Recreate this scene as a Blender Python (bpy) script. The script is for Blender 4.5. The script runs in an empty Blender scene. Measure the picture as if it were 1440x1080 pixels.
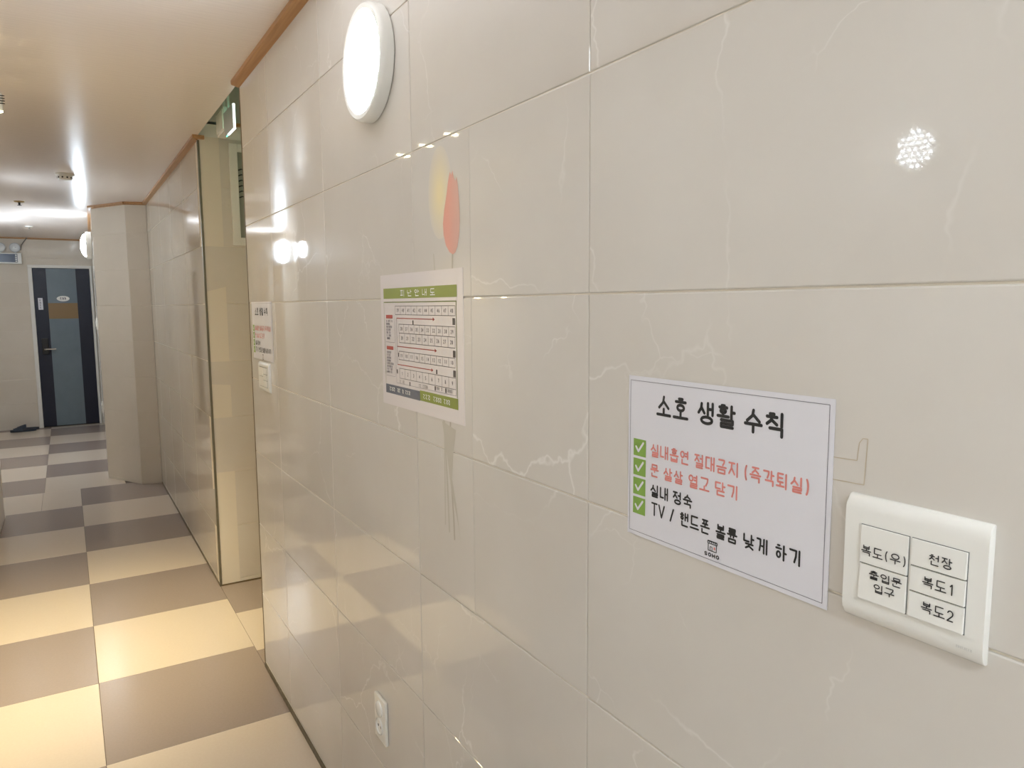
import bpy, bmesh, math, random
from mathutils import Vector, Matrix, Euler

random.seed(7)
scene = bpy.context.scene
COL = scene.collection

# ------------------------------------------------------------------ camera
cam_d = bpy.data.cameras.new('camera')
cam = bpy.data.objects.new('camera', cam_d)
COL.objects.link(cam)
cam_d.sensor_width = 36.0
cam_d.lens = 1019.3 / 1440 * 36.0
cam_d.clip_start = 0.02
_r = Vector((0.85183821, -0.52376002, -0.00686322))
_u = Vector((0.06264846, 0.08886478, 0.99407154))
_f = Vector((0.52004503, 0.84721809, -0.10851117))
cam.matrix_world = Matrix(((_r.x, _u.x, -_f.x, -0.63122), (_r.y, _u.y, -_f.y, 0.0),
                           (_r.z, _u.z, -_f.z, 1.50978), (0, 0, 0, 1)))
scene.camera = cam

# ------------------------------------------------------------------ world / view
w = bpy.data.worlds.new('world')
w.use_nodes = True
w.node_tree.nodes['Background'].inputs[0].default_value = (0.9, 0.92, 1.0, 1)
w.node_tree.nodes['Background'].inputs[1].default_value = 0.0
scene.world = w
scene.view_settings.view_transform = 'Standard'
scene.view_settings.look = 'None'
scene.view_settings.gamma = 1.0
scene.view_settings.use_curve_mapping = False
scene.view_settings.exposure = 1.04
scene.cycles.max_bounces = 9
scene.cycles.diffuse_bounces = 6
scene.cycles.glossy_bounces = 5
scene.cycles.transmission_bounces = 2

# strengths of the lamps, real and added
WALL_LAMP = 56.0      # round cool-white wall lamps
SPOT_W = 38.0         # warm ceiling spots (watt)
COOL = (0.82, 0.915, 1.0)
HALL = (0.76, 0.88, 1.0)
WARM = (1.0, 0.84, 0.50)
FILL_PANEL = 10.5          # unseen ceiling panel, added for neutral fill


# ------------------------------------------------------------------ helpers
def lin(c):
    return tuple(((v / 255) / 12.92 if v / 255 <= 0.04045 else ((v / 255 + 0.055) / 1.055) ** 2.4) for v in c)


MATS = {}
PRINTS = {}


def mat(name, rgb, rough=0.5, metal=0.0, emit=None, strength=0.0, spec=0.5, trans=0.0, coat=0.0):
    if name in MATS:
        return MATS[name]
    m = bpy.data.materials.new(name)
    m.use_nodes = True
    b = m.node_tree.nodes['Principled BSDF']
    b.inputs['Base Color'].default_value = (*lin(rgb), 1)
    b.inputs['Roughness'].default_value = rough
    b.inputs['Metallic'].default_value = metal
    b.inputs['Specular IOR Level'].default_value = spec
    b.inputs['Transmission Weight'].default_value = trans
    b.inputs['Coat Weight'].default_value = coat
    if emit:
        b.inputs['Emission Color'].default_value = (*emit, 1)
        b.inputs['Emission Strength'].default_value = strength
    MATS[name] = m
    return m


def N(m, t, **kw):
    n = m.node_tree.nodes.new(t)
    for k, v in kw.items():
        setattr(n, k, v)
    return n


def L(m, a, b):
    m.node_tree.links.new(a, b)


def mathn(m, op, a, b=None, clamp=False):
    n = N(m, 'ShaderNodeMath', operation=op, use_clamp=clamp)
    for i, v in enumerate((a, b)):
        if v is None:
            continue
        if isinstance(v, (int, float)):
            n.inputs[i].default_value = v
        else:
            L(m, v, n.inputs[i])
    return n.outputs[0]


def ramp(m, src, p0, p1):
    n = N(m, 'ShaderNodeMapRange')
    n.inputs[1].default_value = p0
    n.inputs[2].default_value = p1
    L(m, src, n.inputs[0])
    return n.outputs[0]


def mix(m, fac, a, b):
    n = N(m, 'ShaderNodeMix', data_type='RGBA')
    L(m, fac, n.inputs[0])
    for i, v in ((6, a), (7, b)):
        if isinstance(v, tuple):
            n.inputs[i].default_value = (*v, 1)
        else:
            L(m, v, n.inputs[i])
    return n.outputs[2]


def marble_mat(name, base, dark, vein, rough, vein_amt=1.0):
    m = mat(name, base, rough)
    b = m.node_tree.nodes['Principled BSDF']
    tc = N(m, 'ShaderNodeTexCoord')
    oi = N(m, 'ShaderNodeObjectInfo')
    add = N(m, 'ShaderNodeVectorMath', operation='MULTIPLY_ADD')
    comb = N(m, 'ShaderNodeCombineXYZ')
    L(m, oi.outputs['Random'], comb.inputs[0])
    L(m, mathn(m, 'MULTIPLY', oi.outputs['Random'], 7.3), comb.inputs[1])
    L(m, mathn(m, 'MULTIPLY', oi.outputs['Random'], 3.7), comb.inputs[2])
    add.inputs[1].default_value = (37, 37, 37)
    L(m, comb.outputs[0], add.inputs[0])
    L(m, tc.outputs['Object'], add.inputs[2])
    p = add.outputs[0]
    nz = N(m, 'ShaderNodeTexNoise')
    nz.inputs['Scale'].default_value = 3.2
    nz.inputs['Detail'].default_value = 5.0
    nz.inputs['Roughness'].default_value = 0.58
    L(m, p, nz.inputs['Vector'])
    dist = N(m, 'ShaderNodeVectorMath', operation='MULTIPLY_ADD')
    dist.inputs[1].default_value = (0.24, 0.24, 0.24)
    L(m, nz.outputs['Color'], dist.inputs[0])
    L(m, p, dist.inputs[2])
    # two vein families
    fac = None
    for sc, width, msc, lo in ((2.1, 0.0040, 2.4, 0.47), (4.2, 0.0045, 3.4, 0.55)):
        vo = N(m, 'ShaderNodeTexVoronoi', feature='DISTANCE_TO_EDGE')
        vo.inputs['Scale'].default_value = sc
        L(m, dist.outputs[0], vo.inputs['Vector'])
        line = ramp(m, vo.outputs['Distance'], width * 1.6, 0.0)
        nm = N(m, 'ShaderNodeTexNoise')
        nm.inputs['Scale'].default_value = msc
        nm.inputs['Detail'].default_value = 2.0
        L(m, p, nm.inputs['Vector'])
        msk = ramp(m, nm.outputs['Fac'], lo, lo + 0.14)
        v = mathn(m, 'MULTIPLY', line, msk)
        fac = v if fac is None else mathn(m, 'MAXIMUM', fac, v)
    fac = mathn(m, 'MULTIPLY', fac, vein_amt)
    cl = N(m, 'ShaderNodeTexNoise')
    cl.inputs['Scale'].default_value = 3.0
    cl.inputs['Detail'].default_value = 5.0
    L(m, p, cl.inputs['Vector'])
    body = mix(m, ramp(m, cl.outputs['Fac'], 0.3, 0.7), lin(dark), lin(base))
    L(m, mix(m, fac, body, lin(vein)), b.inputs['Base Color'])
    return m


def speckle_mat(name, a, bcol, scale, rough, rough2=None):
    m = mat(name, a, rough)
    b = m.node_tree.nodes['Principled BSDF']
    tc = N(m, 'ShaderNodeTexCoord')
    oi = N(m, 'ShaderNodeObjectInfo')
    off = N(m, 'ShaderNodeVectorMath', operation='ADD')
    L(m, tc.outputs['Object'], off.inputs[0])
    comb = N(m, 'ShaderNodeCombineXYZ')
    L(m, mathn(m, 'MULTIPLY', oi.outputs['Random'], 31.0), comb.inputs[0])
    L(m, comb.outputs[0], off.inputs[1])
    n1 = N(m, 'ShaderNodeTexNoise')
    n1.inputs['Scale'].default_value = scale
    n1.inputs['Detail'].default_value = 8.0
    n1.inputs['Roughness'].default_value = 0.65
    L(m, off.outputs[0], n1.inputs['Vector'])
    L(m, mix(m, ramp(m, n1.outputs['Fac'], 0.3, 0.7), lin(a), lin(bcol)), b.inputs['Base Color'])
    n2 = N(m, 'ShaderNodeTexNoise')
    n2.inputs['Scale'].default_value = scale * 0.5
    L(m, off.outputs[0], n2.inputs['Vector'])
    rr = N(m, 'ShaderNodeMapRange')
    rr.inputs[1].default_value = 0.3
    rr.inputs[2].default_value = 0.7
    rr.inputs[3].default_value = rough
    rr.inputs[4].default_value = rough2 if rough2 else rough * 1.4
    L(m, n2.outputs['Fac'], rr.inputs[0])
    L(m, rr.outputs[0], b.inputs['Roughness'])
    return m


def wood_mat(name, a, bcol):
    m = mat(name, a, 0.38)
    b = m.node_tree.nodes['Principled BSDF']
    tc = N(m, 'ShaderNodeTexCoord')
    mp = N(m, 'ShaderNodeMapping')
    mp.inputs['Scale'].default_value = (30, 1.2, 30)
    L(m, tc.outputs['Object'], mp.inputs['Vector'])
    n1 = N(m, 'ShaderNodeTexNoise')
    n1.inputs['Scale'].default_value = 3.0
    n1.inputs['Detail'].default_value = 6.0
    L(m, mp.outputs[0], n1.inputs['Vector'])
    L(m, mix(m, ramp(m, n1.outputs['Fac'], 0.35, 0.65), lin(a), lin(bcol)), b.inputs['Base Color'])
    return m


def ceiling_mat():
    m = mat('ceiling_panel', (244, 234, 228), 0.26)
    b = m.node_tree.nodes['Principled BSDF']
    tc = N(m, 'ShaderNodeTexCoord')
    mp = N(m, 'ShaderNodeMapping')
    mp.inputs['Scale'].default_value = (2.5, 26, 1)
    L(m, tc.outputs['Object'], mp.inputs['Vector'])
    n1 = N(m, 'ShaderNodeTexNoise')
    n1.inputs['Scale'].default_value = 3.0
    n1.inputs['Detail'].default_value = 3.0
    L(m, mp.outputs[0], n1.inputs['Vector'])
    bp = N(m, 'ShaderNodeBump')
    bp.inputs['Strength'].default_value = 0.22
    bp.inputs['Distance'].default_value = 0.004
    L(m, n1.outputs['Fac'], bp.inputs['Height'])
    L(m, bp.outputs[0], b.inputs['Normal'])
    return m


M_TILE = marble_mat('marble_tile', (217, 213, 207), (210, 205, 198), (247, 245, 242), 0.035, 0.5)
M_PLAIN = marble_mat('plain_tile', (219, 211, 198), (214, 205, 191), (236, 230, 218), 0.05, 0.2)
M_LEFT = marble_mat('satin_tile', (217, 211, 202), (212, 205, 195), (232, 228, 220), 0.32, 0.2)
M_GROUT = mat('grout', (226, 218, 204), 0.85)
M_GROUT_D = speckle_mat('base_grout', (128, 118, 102), (96, 88, 74), 40, 0.8)
M_FLOOR_L = speckle_mat('floor_tile_cream', (221, 208, 192), (217, 203, 186), 110, 0.21, 0.24)
M_FLOOR_D = speckle_mat('floor_tile_taupe', (163, 149, 141), (158, 144, 136), 110, 0.21, 0.24)
M_SUB = mat('floor_bed', (92, 80, 68), 0.9)
M_CEIL = ceiling_mat()
M_WOOD = wood_mat('wood_trim', (190, 146, 100), (172, 128, 84))
M_WHITE = mat('white_plastic', (236, 236, 232), 0.25)
M_WHITE2 = mat('cream_plastic', (232, 230, 222), 0.3)
M_WPAINT = mat('white_paint', (232, 230, 224), 0.45)
M_PAPER = mat('paper', (224, 224, 232), 0.35)
M_INK = mat('ink_black', (38, 38, 40), 0.5)
M_INKG = mat('ink_grey', (110, 106, 118), 0.5)
M_INKR = mat('ink_red', (222, 138, 131), 0.5)
M_DARK = mat('black_plastic', (24, 24, 26), 0.4)
M_METAL = mat('metal', (150, 148, 140), 0.3, 0.9)
M_BEAD = mat('corner_bead', (128, 124, 108), 0.35, 0.6)
M_BEAD_D = mat('corner_bead_brown', (112, 96, 70), 0.5, 0.2)


def link(o, parent=None):
    COL.objects.link(o)
    if parent is not None:
        o.parent = parent
    return o


def tag(o, label, cat, group=None):
    o['label'] = label
    o['category'] = cat
    if group:
        o['group'] = group
    return o


def worldloc(o):
    v = Vector(o.location)
    while o.parent:
        o = o.parent
        v = v + Vector(o.location)
    return v


def empty(name, loc, label, cat, group=None):
    o = bpy.data.objects.new(name, None)
    o.location = loc
    o.empty_display_size = 0.05
    link(o)
    return tag(o, label, cat, group)


def obj(name, bm, m, parent=None, origin=None, smooth=False, label=None):
    """bm is in world coordinates; the origin goes to `origin` (or the parent's place)."""
    org = Vector(origin) if origin is not None else (worldloc(parent) if parent else Vector((0, 0, 0)))
    me = bpy.data.meshes.new(name)
    bmesh.ops.translate(bm, verts=bm.verts, vec=-org)
    pn_ = PRINTS.pop(bm, None)
    if pn_ is None:
        bmesh.ops.recalc_face_normals(bm, faces=bm.faces)
    else:                                            # flat print: every face looks out of the sheet
        bm.normal_update()
        for f in bm.faces:
            if f.normal.dot(pn_) < 0:
                f.normal_flip()
    if smooth:
        for f in bm.faces:
            f.smooth = True
    bm.to_mesh(me)
    bm.free()
    if smooth:
        try:
            me.set_sharp_from_angle(angle=math.radians(35))
        except Exception:
            pass
    me.materials.append(m)
    o = bpy.data.objects.new(name, me)
    o.location = org - (worldloc(parent) if parent else Vector((0, 0, 0)))
    link(o, parent)
    if label:
        o['label'] = label
    return o


def box(bm, x0, x1, y0, y1, z0, z1, bev=0.0, seg=2):
    r = bmesh.ops.create_cube(bm, size=1.0)
    vs = r['verts']
    bmesh.ops.scale(bm, verts=vs, vec=(abs(x1 - x0), abs(y1 - y0), abs(z1 - z0)))
    bmesh.ops.translate(bm, verts=vs, vec=((x0 + x1) / 2, (y0 + y1) / 2, (z0 + z1) / 2))
    if bev > 0:
        es = list({e for v in vs for e in v.link_edges})
        bmesh.ops.bevel(bm, geom=es, offset=bev, segments=seg, profile=0.6, affect='EDGES')


def new():
    return bmesh.new()


def mkbox(*a, **k):
    bm = new()
    box(bm, *a, **k)
    return bm


def lathe(bm, prof, center, axis, n=40):
    """prof: list of (radius, height along axis)."""
    axis = Vector(axis).normalized()
    t = axis.orthogonal().normalized()
    b = axis.cross(t)
    c = Vector(center)
    rings = []
    for rad, h in prof:
        if rad < 1e-6:
            rings.append([bm.verts.new(c + axis * h)])
        else:
            rings.append([bm.verts.new(c + axis * h + (t * math.cos(2 * math.pi * i / n) + b * math.sin(2 * math.pi * i / n)) * rad) for i in range(n)])
    for a, d in zip(rings, rings[1:]):
        for i in range(n):
            j = (i + 1) % n
            if len(a) == 1 and len(d) == 1:
                continue
            if len(a) == 1:
                bm.faces.new((a[0], d[i], d[j]))
            elif len(d) == 1:
                bm.faces.new((a[i], d[0], a[j]))
            else:
                bm.faces.new((a[i], d[i], d[j], a[j]))


def mklathe(*a, **k):
    bm = new()
    lathe(bm, *a, **k)
    return bm


def tube(bm, pts, rad, n=8):
    pts = [Vector(p) for p in pts]
    rings = []
    for i, p in enumerate(pts):
        d = (pts[min(i + 1, len(pts) - 1)] - pts[max(i - 1, 0)]).normalized()
        t = d.orthogonal().normalized() if i == 0 else (rings_t - d * rings_t.dot(d)).normalized()
        rings_t = t
        b = d.cross(t)
        rings.append([bm.verts.new(p + (t * math.cos(2 * math.pi * k / n) + b * math.sin(2 * math.pi * k / n)) * rad) for k in range(n)])
    for a, d in zip(rings, rings[1:]):
        for i in range(n):
            bm.faces.new((a[i], a[(i + 1) % n], d[(i + 1) % n], d[i]))
    bm.faces.new(rings[0])
    bm.faces.new(rings[-1])


def prism(bm, poly, origin, ux, uy, un, depth):
    """extrude a 2-D polygon."""
    o, ux, uy, un = Vector(origin), Vector(ux), Vector(uy), Vector(un)
    a = [bm.verts.new(o + ux * p[0] + uy * p[1]) for p in poly]
    b = [bm.verts.new(o + ux * p[0] + uy * p[1] + un * depth) for p in poly]
    bm.faces.new(a)
    bm.faces.new(b)
    for i in range(len(poly)):
        j = (i + 1) % len(poly)
        bm.faces.new((a[i], a[j], b[j], b[i]))


def structure(o):
    o['kind'] = 'structure'
    return o


# ------------------------------------------------------------------ tiles
TILE_MESH = {}


def tile_mesh(w_, h_, t, m, bev):
    key = (round(w_, 4), round(h_, 4), round(t, 4), m.name, bev)
    if key not in TILE_MESH:
        bm = new()
        # face with a pillowed edge; local x = width, local y = height, local +z = front (front at z=0)
        a, b = w_ / 2, h_ / 2
        rings = [(0.0, -t), (0.0, -bev * 1.1), (bev * 0.45, -bev * 0.35), (bev * 1.4, 0.0)]
        prev = None
        first = None
        for ins, z in rings:
            cur = [bm.verts.new((sx * (a - ins), sy * (b - ins), z)) for sx, sy in ((-1, -1), (1, -1), (1, 1), (-1, 1))]
            if prev:
                for i in range(4):
                    bm.faces.new((prev[i], prev[(i + 1) % 4], cur[(i + 1) % 4], cur[i]))
            first = first or cur
            prev = cur
        bm.faces.new(prev)
        bm.faces.new(first[::-1])
        bmesh.ops.recalc_face_normals(bm, faces=bm.faces)
        me = bpy.data.meshes.new('tile')
        bm.to_mesh(me)
        bm.free()
        me.materials.append(m)
        TILE_MESH[key] = me
    return TILE_MESH[key]


def put_tile(parent, center, ux, uy, w_, h_, m, t=0.006, bev=0.0012, jit=0.0009, name='tile'):
    if w_ < 0.012 or h_ < 0.012:
        return None
    ux, uy = Vector(ux), Vector(uy)
    un = ux.cross(uy)
    R = Matrix((ux, uy, un)).transposed().to_4x4()
    J = Euler((random.gauss(0, jit), random.gauss(0, jit), 0)).to_matrix().to_4x4() if jit else Matrix.Identity(4)
    o = bpy.data.objects.new(name, tile_mesh(w_, h_, t, m, bev))
    o.matrix_local = Matrix.Translation(Vector(center) - worldloc(parent)) @ R @ J
    link(o, parent)
    return o


ROWS = [0.0, 0.0245, 0.3245, 0.6245, 0.9245, 1.2245, 1.5245, 1.8245, 2.1245, 2.375]
JOINT = 0.0022
CZ = 2.375


def tile_wall(name, p0, p1, joints, m, holes=(), rows=ROWS, thick=0.06, back_ext=(0, 0), jit=0.0009):
    """Wall between plan points p0 and p1; the tiled side is to the LEFT-hand normal (facing n). joints: distances from p0."""
    p0, p1 = Vector((*p0, 0)), Vector((*p1, 0))
    d = (p1 - p0)
    ln = d.length
    d.normalize()
    n = Vector((0, 0, 1)).cross(d)          # left of travel = visible side
    bm = new()
    zt = rows[-1]
    a0, a1 = p0 - d * back_ext[0], p1 + d * back_ext[1]
    if not holes:
        rects = [(-back_ext[0], ln + back_ext[1], 0.0, zt)]
    else:
        rects = []
        u = -back_ext[0]
        for (h0, h1, z0, z1) in sorted(holes):
            rects.append((u, h0, 0.0, zt))
            if z0 > 0.001:
                rects.append((h0, h1, 0.0, z0))
            rects.append((h0, h1, z1, zt))
            u = h1
        rects.append((u, ln + back_ext[1], 0.0, zt))
    for (u0, u1, z0, z1) in rects:
        if u1 - u0 < 1e-4:
            continue
        prism(bm, [(u0, z0), (u1, z0), (u1, z1), (u0, z1)], p0 - n * 0.0022, d, (0, 0, 1), -n, thick)
    wall = structure(obj(name, bm, M_GROUT, None, origin=p0))
    js = sorted([0.0] + [j for j in joints if 0 < j < ln] + [ln])
    # local frame: x along -d or d so that x cross z-up = n
    ux = d if d.cross(Vector((0, 0, 1))).dot(n) > 0 else -d
    for a, b in zip(js, js[1:]):
        for z0, z1 in zip(rows, rows[1:]):
            # cut tiles around holes
            pieces = [(a, b, z0, z1)]
            for (h0, h1, hz0, hz1) in holes:
                nxt = []
                for (s0, s1, t0, t1) in pieces:
                    if s1 <= h0 or s0 >= h1 or t1 <= hz0 or t0 >= hz1:
                        nxt.append((s0, s1, t0, t1))
                        continue
                    if s0 < h0:
                        nxt.append((s0, h0, t0, t1))
                    if s1 > h1:
                        nxt.append((h1, s1, t0, t1))
                    if t1 > hz1:
                        nxt.append((max(s0, h0), min(s1, h1), hz1, t1))
                pieces = nxt
            for (s0, s1, t0, t1) in pieces:
                wd, ht = s1 - s0 - JOINT, t1 - t0 - JOINT
                c = p0 + d * ((s0 + s1) / 2) + Vector((0, 0, (t0 + t1) / 2))
                put_tile(wall, c, ux, (0, 0, 1), round(wd, 4), round(ht, 4), m, jit=jit)
    return wall, p0, d, n


Y_A = 3.03       # end of the near right wall
Y_B = 4.07       # start of the far right wall
Y_BACK = -1.9
Y_END = 10.87
X_L = -1.09      # left wall
Y_L = 6.27       # its far end
X_H = -1.62      # left wall of the far hall

# near right wall; travelling -y -> left normal ... the tiled side faces -x
wallA, *_ = tile_wall('wall_right', (0, Y_BACK), (0, Y_A), [y - Y_BACK for y in [0.82 + 0.6 * k for k in range(-5, 5)]], M_TILE, thick=0.10, jit=0.0006)
wallB, *_ = tile_wall('wall_right_far', (0, Y_B), (0, 6.815), [0.6 * k + 0.03 for k in range(1, 6)], M_PLAIN, thick=0.10)
wallC2, *_ = tile_wall('wall_corner_return', (0, 6.815), (-0.153, 6.862), [], M_PLAIN, thick=0.08)
wallC1, *_ = tile_wall('wall_corner_angled', (-0.153, 6.862), (-0.385, 7.29), [], M_PLAIN, thick=0.08)
wallD, *_ = tile_wall('wall_hall_right', (-0.385, 7.29), (-0.29, Y_END), [0.6 * k for k in range(1, 6)], M_PLAIN, thick=0.10)
DX0, DX1, DZ = -0.985, -0.295, 2.045     # door with its frame
wallE, *_ = tile_wall('wall_end', (-0.29, Y_END), (X_H, Y_END), [0.695, 1.3], M_PLAIN,
                      holes=[(-0.29 - DX1, -0.29 - DX0, 0.0, DZ)], thick=0.12)
wallF, *_ = tile_wall('wall_recess', (0.62, Y_B), (0.0, Y_B), [], M_LEFT, thick=0.08)
wallL, *_ = tile_wall('wall_left', (X_L, Y_L), (X_L, Y_BACK), [0.6 * k for k in range(1, 14)], M_LEFT, thick=0.10)
wallLr, *_ = tile_wall('wall_left_return', (X_H, Y_L), (X_L, Y_L), [], M_PLAIN, thick=0.08)
wallH, *_ = tile_wall('wall_hall_left', (X_H, Y_END), (X_H, Y_L), [0.6 * k for k in range(1, 8)], M_PLAIN, thick=0.10)
structure(obj('wall_back', mkbox(X_L - 0.1, 0.1, Y_BACK - 0.1, Y_BACK, 0, CZ), M_WPAINT, origin=(-0.5, Y_BACK, 0)))

# recess beyond the near wall: higher ceiling, plain painted upper walls
REC_X, REC_Z = 0.62, 2.74
bm = new()
box(bm, 0.0, REC_X, Y_B, Y_B + 0.08, 2.455, REC_Z)
structure(obj('wall_recess_upper', bm, mat('grey_paint', (186, 186, 182), 0.6), origin=(0.3, Y_B, 2.455)))
bm = new()
box(bm, 0.0, REC_X, Y_B, Y_B + 0.08, CZ, 2.44)
structure(obj('wall_recess_band', bm, M_WPAINT, origin=(0.3, Y_B, CZ)))
structure(obj('trim_1', mkbox(0.175, REC_X, Y_B - 0.018, Y_B + 0.05, 2.44, 2.456), M_WOOD, origin=(0.3, Y_B, 2.44)))
structure(obj('wall_recess_back', mkbox(REC_X, REC_X + 0.1, Y_A - 0.1, Y_B + 0.08, 0, REC_Z), M_WPAINT, origin=(REC_X, 3.5, 0)))
structure(obj('wall_recess_near', mkbox(0.1, REC_X, Y_A - 0.1, Y_A, 0, REC_Z), M_WPAINT, origin=(0.3, Y_A, 0)))
structure(obj('ceiling_recess', mkbox(-0.06, REC_X, Y_A - 0.1, Y_B + 0.08, REC_Z, REC_Z + 0.05), M_WPAINT, origin=(0.3, 3.5, REC_Z)))
bm = new()
box(bm, -0.06, -0.002, Y_A - 0.1, Y_B + 0.08, CZ + 0.03, REC_Z)
structure(obj('wall_recess_fascia', bm, M_WPAINT, origin=(0, 3.5, CZ)))

# ceiling
bm = new()
box(bm, X_H - 0.1, 0.0, Y_BACK - 0.1, Y_END + 0.12, CZ, CZ + 0.03)
structure(obj('ceiling', bm, M_CEIL, origin=(-0.5, 4.0, CZ)))

# ------------------------------------------------------------------ floor
FX, FY, FY0 = 0.606, 0.6214, 6.979
bm = new()
box(bm, X_H - 0.1, REC_X + 0.1, Y_BACK - 0.1, Y_END + 0.12, -0.06, -0.0025)
floor = structure(obj('floor', bm, M_SUB, origin=(-0.4, 4.0, -0.06)))


def floor_tile(x0, x1, y0, y1, dark):
    g = 0.0016
    put_tile(floor, ((x0 + x1) / 2, (y0 + y1) / 2, 0.0), (1, 0, 0), (0, 1, 0), round(x1 - x0 - g, 4), round(y1 - y0 - g, 4),
             M_FLOOR_D if dark else M_FLOOR_L, t=0.004, bev=0.0006, jit=0.0004, name='floor_tile')


k = 0
while True:                                        # corridor: towards the camera
    y1 = FY0 - k * FY
    y0 = max(y1 - FY, Y_BACK)
    for c in range(2):
        x1, x0 = -c * FX, max(-(c + 1) * FX, X_L)
        dark = (k + c) % 2 == 0
        if k == 0 and c == 1:                      # beside the opening of the hall
            floor_tile(-0.87, x1, y0, y1, dark)
            floor_tile(X_H, -0.87, Y_L, y1, False)
        else:
            floor_tile(x0, x1, y0, y1, dark)
    if y0 <= Y_BACK + 1e-6:
        break
    k += 1
k = 0
while True:                                        # far hall
    y0 = FY0 + k * FY
    y1 = min(y0 + FY, Y_END)
    floor_tile(-0.862, -0.27, y0, y1, k % 2 == 1)
    floor_tile(-0.862 - FX, -0.862, y0, y1, k % 2 == 0)
    floor_tile(X_H, -0.862 - FX, y0, y1, k % 2 == 1)
    if y1 >= Y_END - 1e-6:
        break
    k += 1
for (a, b, d_) in ((Y_A, 3.20, True), (3.20, 3.66, False), (3.66, Y_B, True)):      # recess
    floor_tile(0.0, REC_X, a, b, d_)

# ------------------------------------------------------------------ trims
def trim_strip(name, p0, p1, n, prot, z0, z1, m, ext=(0, 0)):
    p0, p1, n = Vector((*p0, 0)), Vector((*p1, 0)), Vector((*n, 0))
    d = (p1 - p0).normalized()
    p0, p1 = p0 - d * ext[0], p1 + d * ext[1]
    bm = new()
    prism(bm, [(0, z0 - 0.006), (0, z1), (prot, z1), (prot, z0 + 0.003), (prot - 0.006, z0)], p0, n, (0, 0, 1), d, (p1 - p0).length)
    return structure(obj(name, bm, m, origin=p0 + Vector((0, 0, z0))))


TZ0, TZ1 = 2.358, CZ
trim_strip('trim_2', (0, Y_BACK), (0, Y_A + 0.004), (-1, 0), 0.030, TZ0, TZ1, M_WOOD)
trim_strip('trim_3', (0, Y_B - 0.004), (0, 6.82), (-1, 0), 0.026, TZ0, TZ1, M_WOOD)
nc = Vector((-0.429, -0.232)).normalized()
n2 = Vector((-0.047, -0.153)).normalized()
trim_strip('trim_4', (0, 6.815), (-0.153, 6.862), n2, 0.022, TZ0, TZ1, M_WOOD)
trim_strip('trim_5', (-0.153, 6.862), (-0.385, 7.29), nc, 0.022, TZ0, TZ1, M_WOOD, ext=(0.004, 0.01))
trim_strip('trim_6', (-0.385, 7.29), (-0.29, Y_END), (-1, 0.0), 0.022, TZ0, TZ1, M_WOOD)
trim_strip('trim_7', (X_H, Y_END), (-0.29, Y_END), (0, -1), 0.016, TZ0 + 0.004, TZ1, M_WOOD)
trim_strip('trim_8', (X_L, Y_BACK), (X_L, Y_L), (1, 0), 0.026, TZ0, TZ1, M_WOOD)
# wood end piece on the return of the far wall
structure(obj('trim_9', mkbox(-0.026, 0.03, Y_B - 0.024, Y_B, TZ0, TZ1), M_WOOD, origin=(0, Y_B, TZ0)))
# metal corner beads
structure(obj('trim_10', mkbox(-0.003, 0.008, Y_B - 0.004, Y_B + 0.012, 0, TZ0 - 0.004, bev=0.0015), M_BEAD, origin=(0, Y_B, 0)))
structure(obj('trim_11', mkbox(-0.0015, 0.02, Y_A, Y_A + 0.006, 0, TZ0 - 0.004, bev=0.001), M_BEAD_D, origin=(0, Y_A, 0)))
structure(obj('trim_12', mkbox(-0.004, 0.006, Y_BACK, Y_A, 0.0, 0.021), M_GROUT_D, origin=(0, 0, 0)))
structure(obj('trim_13', mkbox(-0.003, 0.006, Y_B, 6.815, 0.0, 0.010), M_GROUT_D, origin=(0, 5.0, 0)))
structure(obj('trim_14', mkbox(0.0, REC_X, Y_B - 0.003, Y_B + 0.006, 0.0, 0.008), M_BEAD_D, origin=(0.3, Y_B, 0)))

# ------------------------------------------------------------------ stroke lettering
def arc(cx, cy, rx, ry, a0=0, a1=360, n=14):
    return [(cx + rx * math.cos(math.radians(a0 + (a1 - a0) * i / n)), cy + ry * math.sin(math.radians(a0 + (a1 - a0) * i / n))) for i in range(n + 1)]


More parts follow.
